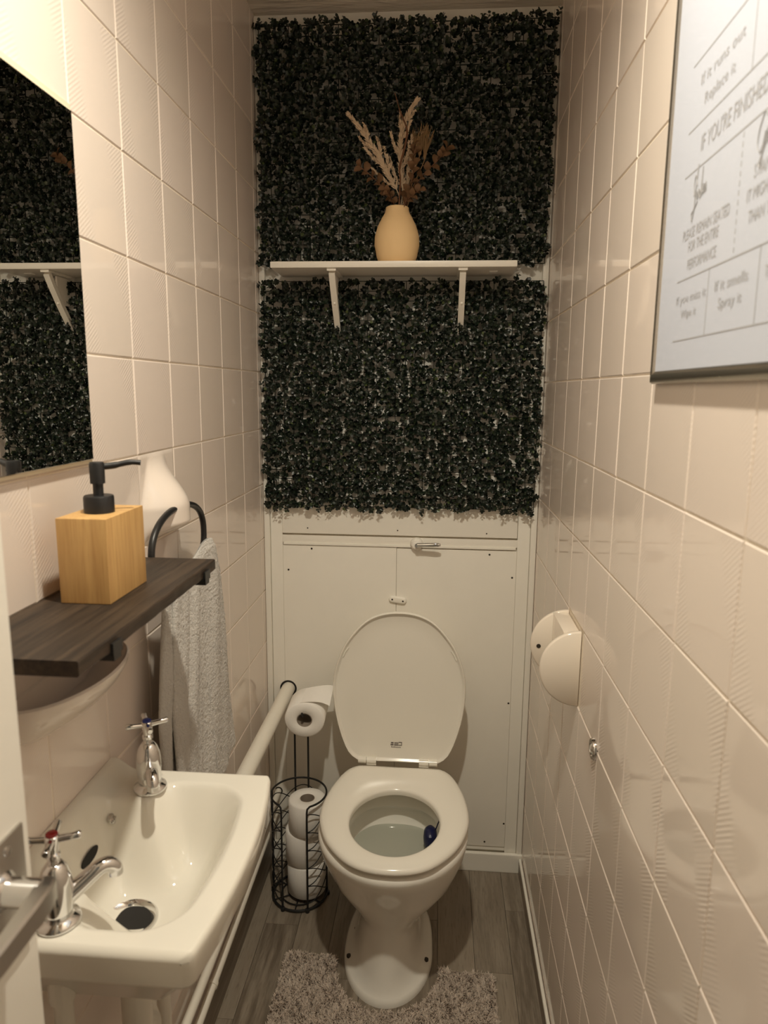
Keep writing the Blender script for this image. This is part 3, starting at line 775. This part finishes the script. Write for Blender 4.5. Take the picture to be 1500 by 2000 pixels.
def tap(name, x, y, ang, capm, label, rot):
    t = thing(name, (x, y, ZB), label, 'tap', 'chrome basin taps')
    z = ZB+.0005
    MB().lathe([(.0225, z), (.0235, z+.002), (.0225, z+.005), (.0165, z+.0075), (.0150, z+.010), (.0148, z+.012)], (x, y, 0), 32).build('base_flange', M['chrome'], t, True, 50)
    MB().lathe([(.0150, z+.010), (.0165, z+.018), (.0175, z+.034), (.0172, z+.044), (.0158, z+.055), (.0125, z+.0645), (.0085, z+.070), (.006, z+.071)], (x, y, 0), 32).build('body', M['chrome'], t, True, 50)
    MB().lathe([(.0062, z+.069), (.0055, z+.075), (.0072, z+.077), (.0072, z+.081), (.0055, z+.083), (.0065, z+.090), (.0075, z+.094), (.0075, z+.101), (.0055, z+.103)], (x, y, 0), 20).build('spindle', M['chrome'], t, True, 40)
    dx, dy = math.cos(ang), math.sin(ang)
    pts = crom([(x+dx*.010, y+dy*.010, z+.026), (x+dx*.026, y+dy*.026, z+.035), (x+dx*.043, y+dy*.043, z+.045), (x+dx*.053, y+dy*.053, z+.046), (x+dx*.060, y+dy*.060, z+.040), (x+dx*.061, y+dy*.061, z+.032)], 6)
    n = len(pts); MB().tube(pts, [.0102-.0018*min(1, i/(n*.5)) for i in range(n)], 18).build('spout', M['chrome'], t, True, 50)
    for k in range(4):
        a = rot+k*PI/2; ex, ey = math.cos(a), math.sin(a)
        MB().tube([(x+ex*.005, y+ey*.005, z+.0975), (x+ex*.018, y+ey*.018, z+.0985), (x+ex*.027, y+ey*.027, z+.0995), (x+ex*.029, y+ey*.029, z+.0995)], [.0040, .0037, .0044, .003], 12).build('handle_arm', M['chrome'], t, True, 50)
    MB().lathe([(.0062, z+.102), (.0062, z+.1045), (.0045, z+.106), (.0001, z+.1064)], (x, y, 0), 18).build('cap', capm, t, True)
    return t
tap('basin_tap', .080, .885, math.radians(-62), M['blue'], 'far chrome basin tap with a blue cap beside the towel', .55)
tap('basin_tap', .086, .630, math.radians(40), M['red'], 'near chrome basin tap with a red cap beside the door handle', .30)

# ------------------------------------------------------------------ mirror
t = thing('mirror', (.004, .76, 1.309), 'frameless wall mirror reflecting the leafy wall, above the dark shelf', 'mirror')
MB().box(.0009, .0062, .598, .9228, 1.3040, 1.7605, b=.0008).build('backing', M['mirror_edge'], t)
MB().box(.0062, .0092, .600, .9190, 1.3095, 1.7510, b=.0005).build('glass', M['mirror'], t)

# ------------------------------------------------------------------ dark wall shelf, soap dispenser, ceramic soap dish
DZ = 1.149
t = thing('wall_shelf', (.07, .806, DZ-.016), 'dark stained wooden shelf on the left wall under the mirror', 'shelf')
mb = MB(); nseg = 40; R = random.Random(4)
rr = []
for i in range(nseg+1):
    y = .602+(1.012-.602)*i/nseg; e = R.uniform(-.0007, .0007); x1 = .1445+e
    rr.append([(.0012, y, DZ-.0165), (x1-.0015, y, DZ-.0165), (x1, y, DZ-.015), (x1, y, DZ-.0015+e*.3), (x1-.0015, y, DZ), (.0012, y, DZ)])
mb.loft(rr); mb.build('board', M['dark_wood'], t, True, 25)
for y in (.675, .965):
    mb = MB().box(.0012, .1475, y-.0105, y+.0105, DZ-.0195, DZ-.0167).box(.1455, .1485, y-.0105, y+.0105, DZ-.0195, DZ-.006).box(.0010, .0040, y-.0105, y+.0105, DZ-.06, DZ-.0167)
    mb.box(.128, .1475, y-.008, y+.008, DZ-.026, DZ-.0195)
    mb.build('bracket', M['black_metal'], t)
t = thing('soap_dispenser', (.0625, .8255, DZ), 'square bamboo soap dispenser with a black pump on the dark shelf', 'soap dispenser')
bod = MB().box(.0315, .0935, .774, .879, DZ+.0004, DZ+.1045, b=.0015).build('body', M['bamboo'], t, True, 30)
bz = DZ+.1045; bx, by = .0628, .8215
MB().lathe([(.0181, bz), (.0181, bz+.019), (.0170, bz+.0212), (.0001, bz+.0215)], (bx, by, 0), 36).build('collar', M['black_plastic'], t, True, 40)
MB().lathe([(.0062, bz+.021), (.0062, bz+.036), (.0088, bz+.0362), (.0090, bz+.060), (.0080, bz+.0625), (.0001, bz+.063)], (bx, by, 0), 28).build('pump', M['black_plastic'], t, True, 40)
MB().tube(crom([(bx+.004, by+.004, bz+.0565), (bx+.016, by+.010, bz+.0575), (bx+.034, by+.018, bz+.0610), (bx+.046, by+.023, bz+.0600)], 6), [.0042]*8+[.0036]*5+[.0033]*6, 12).build('nozzle', M['black_plastic'], t, True, 50)
# soap dish: glazed half bowl standing out of the tiles under the shelf
t = thing('soap_dish', (.0, .80, 1.0), 'glazed half-round ceramic soap dish on the tiles under the dark shelf', 'soap dish')
rings = []
SDY = .800
for z, px, hy in ((.985, .010, .060), (.995, .030, .086), (1.010, .052, .104), (1.028, .068, .116), (1.044, .077, .122), (1.050, .0785, .1225), (1.0525, .076, .120), (1.050, .073, .117), (1.040, .066, .110), (1.022, .050, .092), (1.012, .030, .065), (1.010, .010, .030)):
    xw = .0010 if z not in (1.040, 1.022, 1.012) and not (z == 1.050 and px < .075) and not (z == 1.010 and px < .02) else .004
    r_ = []
    for k in range(41):
        a = -PI/2+PI*k/40; r_.append((xw+px*math.cos(a)**.85 if math.cos(a) > 1e-6 else xw, SDY+hy*math.sin(a), z))
    rings.append(r_)
MB().loft(rings).build('dish', M['ceramic_pink'], t, True, 50)

# ------------------------------------------------------------------ towel ring tile, ring, towel
t = thing('towel_ring', (.0, 1.157, 1.148), 'black towel ring hung in a bulging glazed ceramic tile', 'towel ring')
ya, yb_, za, zb_ = 1.0820, 1.2320, 1.1490, 1.2990
n = 40; V = []; F = []
for j in range(n+1):
    for i in range(n+1):
        y = ya+(yb_-ya)*i/n; z = za+(zb_-za)*j/n
        uu = (y-1.152)/.072; vv = (z-1.196)/.10
        wv = .030*max(0, 1-(abs(uu)/(.95-.5*max(0, (z-1.21)/.09)))**2)**.8 if abs(uu) < (.95-.5*max(0, (z-1.21)/.09)) else 0
        rise = wv*(sstep(1.302, 1.205, z) if z > 1.205 else 1)*(sstep(1.150, 1.180, z) if z < 1.180 else 1)
        e = min(y-ya, yb_-y, z-za, zb_-z); V.append((.0006-(.0014 if e < 1e-6 else 0)+float(rise)*1.75, y, z))
for j in range(n):
    for i in range(n): F.append((j*(n+1)+i, j*(n+1)+i+1, (j+1)*(n+1)+i+1, (j+1)*(n+1)+i))
MB().add(V, F).build('holder_tile', M['ceramic_pink'], t, True, 70)
RC = (.040, 1.143, 1.140)
rp = []
for k in range(56):
    a = 2*PI*k/56; c_, s_ = math.cos(a), math.sin(a)
    rp.append((RC[0], RC[1]+.122*math.copysign(abs(c_)**.85, c_), RC[2]+.066*math.copysign(abs(s_)**.85, s_)))
MB().tube(rp, .0056, 12, closed=True).build('ring', M['black_metal'], t, True, 60)
# towel: two folded layers
def slab(mb, yl, yr, ztop, zbot, xc, th, seed, nu=110, nw=230):
    R_ = np.random.default_rng(seed); ph = R_.uniform(0, 6, 6)
    front = []; back = []
    for j in range(nw+1):
        w = j/nw; rf = []; rb = []
        for i in range(nu+1):
            s_ = i/nu
            y = yl(w)+(yr(w)-yl(w))*s_
            zt_ = ztop(s_); zb__ = zbot(s_); z = zt_+(zb__-zt_)*w
            fold = .006*(1-.4*w)*math.sin(5.0*s_*(1+.3*w)+ph[0])+.0032*math.sin(11*s_+ph[1]+2*w)+.0015*math.sin(23*s_+9*w+ph[2])
            edge = math.sqrt(max(0, 1-(2*s_-1)**8))
            e2 = min(1, w/.03) if w < .03 else (min(1, (1-w)/.015) if w > .985 else 1)
            hth = th*(.25+.75*edge)*(.3+.7*e2)/2
            j1, j2 = R_.normal(0, .0006), 0
            rf.append((xc+fold+hth+j1, y+j2, z)); rb.append((xc+fold-hth, y, z))
        front.append(rf); back.append(rb)
    rings_ = [front[j]+back[j][::-1] for j in range(nw+1)]
    mb.loft(rings_)
mb = MB()
lerp = lambda a, b, t_: a+(b-a)*t_
slab(mb, lambda w: lerp(1.072, 1.048, min(1, w*2.2)), lambda w: lerp(1.272, 1.292, min(1, w*8))+.088*w,
     lambda s_: 1.085+.048*math.exp(-((s_-.80)/.28)**2)+.0*s_, lambda s_: .612+.030*s_ if s_ > .55 else .600, .052, .013, 1)
slab(mb, lambda w: lerp(1.050, 1.010, min(1, w*2.2)), lambda w: 1.20,
     lambda s_: 1.082, lambda s_: .598, .045, .014, 1)
o = mb.build('hand_towel', M['towel'], None, True, 80)
tag(o, 'white terry hand towel hanging from the black ring behind the dark shelf', 'towel')

# ------------------------------------------------------------------ right wall: roll holder, chrome cap, picture
t = thing('toilet_roll_holder', (W, 1.31, .82), 'cream ceramic toilet roll holder with two half-round arms on right wall', 'roll holder')
ZC, RR = .894, .0735
def halfdisc(y0, y1, r):
    rings_ = []
    for y, f in ((y0, .965), (y0+.0025, 1), (y1-.0025, 1), (y1, .965)):
        rr_ = [(W-.0006-f*r*math.sin(PI*k/36), y, ZC+f*r*math.cos(PI*k/36)) for k in range(37)]
        rings_.append(rr_)
    return rings_
for (y0, y1) in ((1.252, 1.264), (1.382, 1.394)):
    MB().loft(halfdisc(y0, y1, RR)).build('arm', M['ceramic_white'], t, True, 50)
MB().box(W-.032, W-.0006, 1.262, 1.384, .826, ZC+RR-.004, b=.004).build('back_block', M['ceramic_white'], t, True, 30)
MB().lathe([(.0045, 1.3825), (.0045, 1.3812), (.0001, 1.3812)], (W-.058, 0, ZC-.004), 16, 'y').build('spindle_hole', M['screw'], t)
t = thing('chrome_stud', (W, 1.102, .817), 'small round chrome stud on the right wall below the roll holder', 'stud')
MB().lathe([(.0185, -.0006), (.0185, -.004), (.0165, -.0065), (.0125, -.0065), (.0115, -.004), (.0095, -.0045), (.006, -.0075), (.0001, -.0085)], (W, 1.102, .817), 32, 'x').build('cap', M['chrome'], t, True, 50)

PX0, PX1 = .7430, W-.0012              # frame front and back
pic = thing('picture_frame', (W-.01, .66, 1.416), 'framed bathroom rules print with grey lettering on the right tile wall', 'picture')
FY1, FY0, FZ0, FZ1 = .911, .450, 1.4165, 2.05
fw_ = .019
def bar(pts_outer, pts_inner):
    # mitred frame bar with a rounded section
    secs = []
    for (o_, i_) in zip(pts_outer, pts_inner):
        sec = []
        for q, h in ((0, 0), (0, .55), (.12, .88), (.35, 1.0), (.6, .92), (.85, .6), (1, .35), (1, 0)):
            y = o_[0]+(i_[0]-o_[0])*q; z = o_[1]+(i_[1]-o_[1])*q
            sec.append((PX1-(PX1-PX0)*h, y, z))
        secs.append(sec)
    return MB().loft(secs)
oc = [(FY1, FZ0), (FY0, FZ0), (FY0, FZ1), (FY1, FZ1)]; ic = [(FY1-fw_, FZ0+fw_), (FY0+fw_, FZ0+fw_), (FY0+fw_, FZ1-fw_), (FY1-fw_, FZ1-fw_)]
M['frame'] = mat('dark_silver_frame', (.42, .39, .33), .24, metal=.9)
for k in range(4):
    a, b = k, (k+1) % 4
    bar([oc[a], oc[b]], [ic[a], ic[b]]).build('frame_bar', M['frame'], pic, True, 50)
XP = .7462
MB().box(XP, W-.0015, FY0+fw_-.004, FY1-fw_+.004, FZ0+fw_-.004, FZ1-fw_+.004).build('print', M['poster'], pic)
gl = NT('picture_glass'); gl.b.inputs['Base Color'].default_value = (1, 1, 1, 1); gl.b.inputs['Roughness'].default_value = .02
gl.b.inputs['Alpha'].default_value = .06; gl.b.inputs['Specular IOR Level'].default_value = .5
MB().box(XP-.0032, XP-.0014, FY0+fw_-.004, FY1-fw_+.004, FZ0+fw_-.004, FZ1-fw_+.004).build('glazing', gl.m, pic)
XI = XP-.0004
QK = 1.0425
def qz(z): return 1.4057+(z-1.4057)*QK
ink = MB()
def hl(y0, y1, z, w=.0011):
    y0, y1, z = y0*QK, y1*QK, qz(z); ink.box(XI, XP, min(y0, y1), max(y0, y1), z-w/2, z+w/2)
def vl(y, z0, z1, w=.0011):
    y, z0, z1 = y*QK, qz(z0), qz(z1); ink.box(XI, XP, y-w/2, y+w/2, min(z0, z1), max(z0, z1))
YL, YR = .803, .520
for z in (1.735, 1.6715, 1.628, 1.523, 1.461, 1.80): hl(YL, YR, z)
vl(.654, 1.6715, 1.735); vl(.712, 1.461, 1.523); vl(.604, 1.461, 1.523)
for k in range(13): vl(.6586, 1.527+k*.0078, 1.527+k*.0078+.0045)
lines_obj = ink.build('ruled_lines', M['ink'], pic)
def text(body, yc, z, size, bold=0, sx=1.0, spacing=1.0, shear=0):
    cu = bpy.data.curves.new('lettering', 'FONT'); cu.body = body; cu.size = 1; cu.align_x = 'CENTER'; cu.offset = bold
    cu.space_character = spacing; cu.shear = shear; cu.resolution_u = 3
    tmp = bpy.data.objects.new('lettering', cu); COL.objects.link(tmp)
    me = bpy.data.meshes.new_from_object(tmp, depsgraph=bpy.context.evaluated_depsgraph_get())
    bpy.data.objects.remove(tmp); bpy.data.curves.remove(cu)
    base = wloc(pic)
    for v_ in me.vertices:
        x, y = v_.co.x*size*sx, v_.co.y*size
        v_.co = (XI-base.x-.0001, yc-x-base.y, z+y-base.z)
    me.name = 'lettering'; me.materials.clear(); me.materials.append(M['ink'])
    o_ = bpy.data.objects.new('lettering', me); COL.objects.link(o_); o_.parent = pic
    return o_
def fit(body, ya_, yb__, z, h, bold=-.004, shear=0, spacing=1.0):
    ya_, yb__, z, h = ya_*QK, yb__*QK, qz(z), h*QK
    o_ = text(body, (ya_+yb__)/2, z, h/.7, bold, 1, spacing, shear)
    ys = [v_.co.y for v_ in o_.data.vertices]; wv = max(ys)-min(ys); c_ = (max(ys)+min(ys))/2; k = abs(ya_-yb__)/wv
    yc = (ya_+yb__)/2-wloc(pic).y
    for v_ in o_.data.vertices: v_.co.y = yc+(v_.co.y-c_)*k
    return o_
fit('If it runs out', .776, .674, 1.7075, .0105); fit('Replace it', .762, .690, 1.6855, .0105)
fit("IF YOU'RE FINISHED,", .762, .613, 1.642, .0155, -.004)
fit('PLEASE REMAIN SEATED', .795, .675, 1.5630, .0105); fit('FOR THE ENTIRE', .776, .697, 1.5490, .0105); fit('PERFORMANCE', .775, .699, 1.5315, .0105)
fit('If you miss it', .800, .716, 1.4990, .0085); fit('Wipe it', .783, .739, 1.4835, .0085)
fit('If it smells', .694, .623, 1.4990, .0095); fit('Spray it', .683, .632, 1.4825, .0095)
fit('Th', .592, .583, 1.4960, .0095)
fit('STAND CLOSER', .630, .545, 1.580, .0105); fit('IT MIGHT BE SHORTER', .640, .530, 1.5630, .0105); fit('THAN YOU THINK', .634, .540, 1.5450, .0105)
# handwritten words: stroke curves in (reading distance s, height h)
def script(strokes, y0, z0, k, name='script_word'):
    mb_ = MB(); y0, z0, k = y0*QK, qz(z0), k*QK
    for st_ in strokes:
        q = crom([(XI-.0002, y0-k*a, z0+k*b) for a, b in st_], 7)
        mb_.tube(q, .0005, 5)
    return mb_.build(name, M['ink'], pic)
script([[(.45, 1.0), (.2, 1.55), (.0, 1.2), (.1, .6), (.35, 1.3), (.42, 2.0), (.30, 1.0), (.18, -.1), (-.02, -.55), (-.12, -.2), (.25, .0), (.6, .25)],
        [(.62, .55), (.5, .75), (.42, .45), (.55, .35), (.68, .8), (.70, .45), (.85, .6)],
        [(1.0, .55), (.88, .7), (.82, .45), (.95, .4), (1.08, 1.7), (1.06, .5), (1.18, .5), (1.2, .9), (1.24, .5), (1.36, .65), (1.4, .85), (1.32, .5), (1.5, .55), (1.6, .9), (1.66, .55), (1.52, .5)]], .772, 1.590, .0205)
script([[(.75, 1.5), (.5, 1.75), (.1, 1.2), (.0, .6), (.3, .2), (.62, .55), (.68, .9), (.55, .2), (.5, -.4), (.3, -.3), (.7, .3), (1.0, .8), (.9, 1.0), (.82, .5), (1.05, .5), (1.15, .9), (1.2, .5), (1.3, .85), (1.42, .5), (1.55, 1.5), (1.55, .55), (1.7, .5), (1.8, .9), (1.85, .5)]], .628, 1.594, .019)
fit('(W', .690, .660, 1.752, .016, -.004)

# ------------------------------------------------------------------ door and handle
door = MB().box(.110, .1455, Y0+.03, .503, .006, 1.985, b=.002).build('door_1', M['paint'], None, True, 30)
door['kind'] = 'structure'
h = MB().box(.1455, .1485, .4475, .4925, .948, 1.0545, b=.0012).build('handle_plate', M['satin_metal'], door, True, 30)
for z in (1.044, .958): MB().lathe([(.0045, .1480), (.0040, .1496), (.0001, .1500)], (0, .470, z), 14, 'x').build('plate_screw', M['chrome'], h, True)
MB().lathe([(.0150, .1484), (.0150, .1545), (.0125, .157), (.0112, .158), (.0112, .184), (.0001, .184)], (0, .455, 1.0205), 28, 'x').build('spindle_rose', M['chrome'], h, True, 40)
mb = MB(); rings = []
for y, x0, x1, hh in ((.468, .1815, .1835, .006), (.462, .181, .1925, .0095), (.450, .1815, .195, .0102), (.43, .184, .1955, .0102), (.39, .186, .1955, .0100), (.355, .1845, .194, .0095), (.345, .178, .190, .008)):
    zc = 1.0205
    rings.append([(x0, y, zc-hh), (x1-.002, y, zc-hh), (x1, y, zc-hh+.002), (x1, y, zc+hh-.002), (x1-.002, y, zc+hh), (x0, y, zc+hh)])
mb.loft(rings); mb.build('lever', M['satin_metal'], h, True, 30)

# ------------------------------------------------------------------ pedestal mat
MXL, MXR, MYB, MYF = .125, .648, 1.503, 1.02
def mat_sdf(x, y):
    skew = (x-.385)*-.06
    b = rbox(x, y-skew, MXL, MXR, MYF, MYB, .02)
    cx_, hw_ = .384, .124
    hole = np.where(y > 1.49, np.abs(x-cx_)-hw_, np.hypot(x-cx_, (y-1.49)*(.124/.127))-hw_)
    flare = np.maximum(hole, -1)
    return np.maximum(b, -flare)
t = thing('bath_mat', (.385, 1.28, 0), 'taupe shaggy pedestal mat cut out around the toilet foot', 'bath mat')
nx, ny = 88, 84
xs = np.linspace(MXL-.01, MXR+.01, nx); ys = np.linspace(MYF-.02, MYB+.03, ny)
gx, gy = np.meshgrid(xs, ys); sd = mat_sdf(gx, gy) < -.001
bmv = {}; V = []; F = []
def vid(j, i):
    if (j, i) not in bmv:
        bmv[(j, i)] = len(V); V.append((xs[i], ys[j], .004))
    return bmv[(j, i)]
for j in range(ny-1):
    for i in range(nx-1):
        if sd[j, i] and sd[j, i+1] and sd[j+1, i] and sd[j+1, i+1]: F.append((vid(j, i), vid(j, i+1), vid(j+1, i+1), vid(j+1, i)))
ba = MB().add(V, F).build('backing', M['fur_base'], t)
md = ba.modifiers.new('thickness', 'SOLIDIFY'); md.thickness = .0035; md.offset = -1
r = np.random.default_rng(11); N = 90000
px = r.uniform(MXL, MXR, N); py = r.uniform(MYF-.02, MYB+.03, N); ok = mat_sdf(px, py) < -.003
px, py = px[ok], py[ok]; N = px.size
NC = 8000; ccx = r.uniform(MXL, MXR, NC); ccy = r.uniform(MYF-.02, MYB+.03, NC); cdir = r.uniform(0, 2*PI, NC)
own = np.empty(N, int)
for q0 in range(0, N, 1500):
    q1 = min(N, q0+1500); own[q0:q1] = np.argmin((px[q0:q1, None]-ccx)**2+(py[q0:q1, None]-ccy)**2, axis=1)
flow = cdir[own]+r.normal(0, .8, N)
lean = r.uniform(.3, 1.0, N); ln = r.uniform(.008, .014, N)*(.82+.22*np.sin(px*70+np.sin(py*40))*np.sin(py*66))
dx, dy = np.cos(flow), np.sin(flow)
b0 = np.stack([px, py, np.full(N, .004)], 1)
mid = b0+np.stack([dx*lean*ln*.35, dy*lean*ln*.35, ln*.62], 1)
tip = b0+np.stack([dx*lean*ln*.95, dy*lean*ln*.95, ln*.85], 1)
wv = np.stack([-dy, dx, np.zeros(N)], 1)*.0010
V = np.stack([b0-wv, b0+wv, mid+wv*1.1, mid-wv*1.1, tip], 1).reshape(-1, 3); V = V-np.array(t.location)
k = np.arange(N)*5
me = bpy.data.meshes.new('pile')
li = np.concatenate([np.stack([k, k+1, k+2, k+3], 1).ravel(), np.stack([k+3, k+2, k+4], 1).ravel()]).astype(np.int32)
ls = np.concatenate([np.arange(N)*4, N*4+np.arange(N)*3]).astype(np.int32)
me.vertices.add(len(V)); me.vertices.foreach_set('co', V.ravel()); me.loops.add(len(li)); me.loops.foreach_set('vertex_index', li)
me.polygons.add(2*N); me.polygons.foreach_set('loop_start', ls); me.update(); me.validate()
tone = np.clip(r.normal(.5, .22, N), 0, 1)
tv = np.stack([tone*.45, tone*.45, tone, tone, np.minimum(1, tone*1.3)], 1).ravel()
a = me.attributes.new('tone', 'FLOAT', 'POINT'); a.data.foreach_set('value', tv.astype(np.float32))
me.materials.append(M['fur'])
o = bpy.data.objects.new('pile', me); COL.objects.link(o); o.parent = t; o['kind'] = 'stuff'
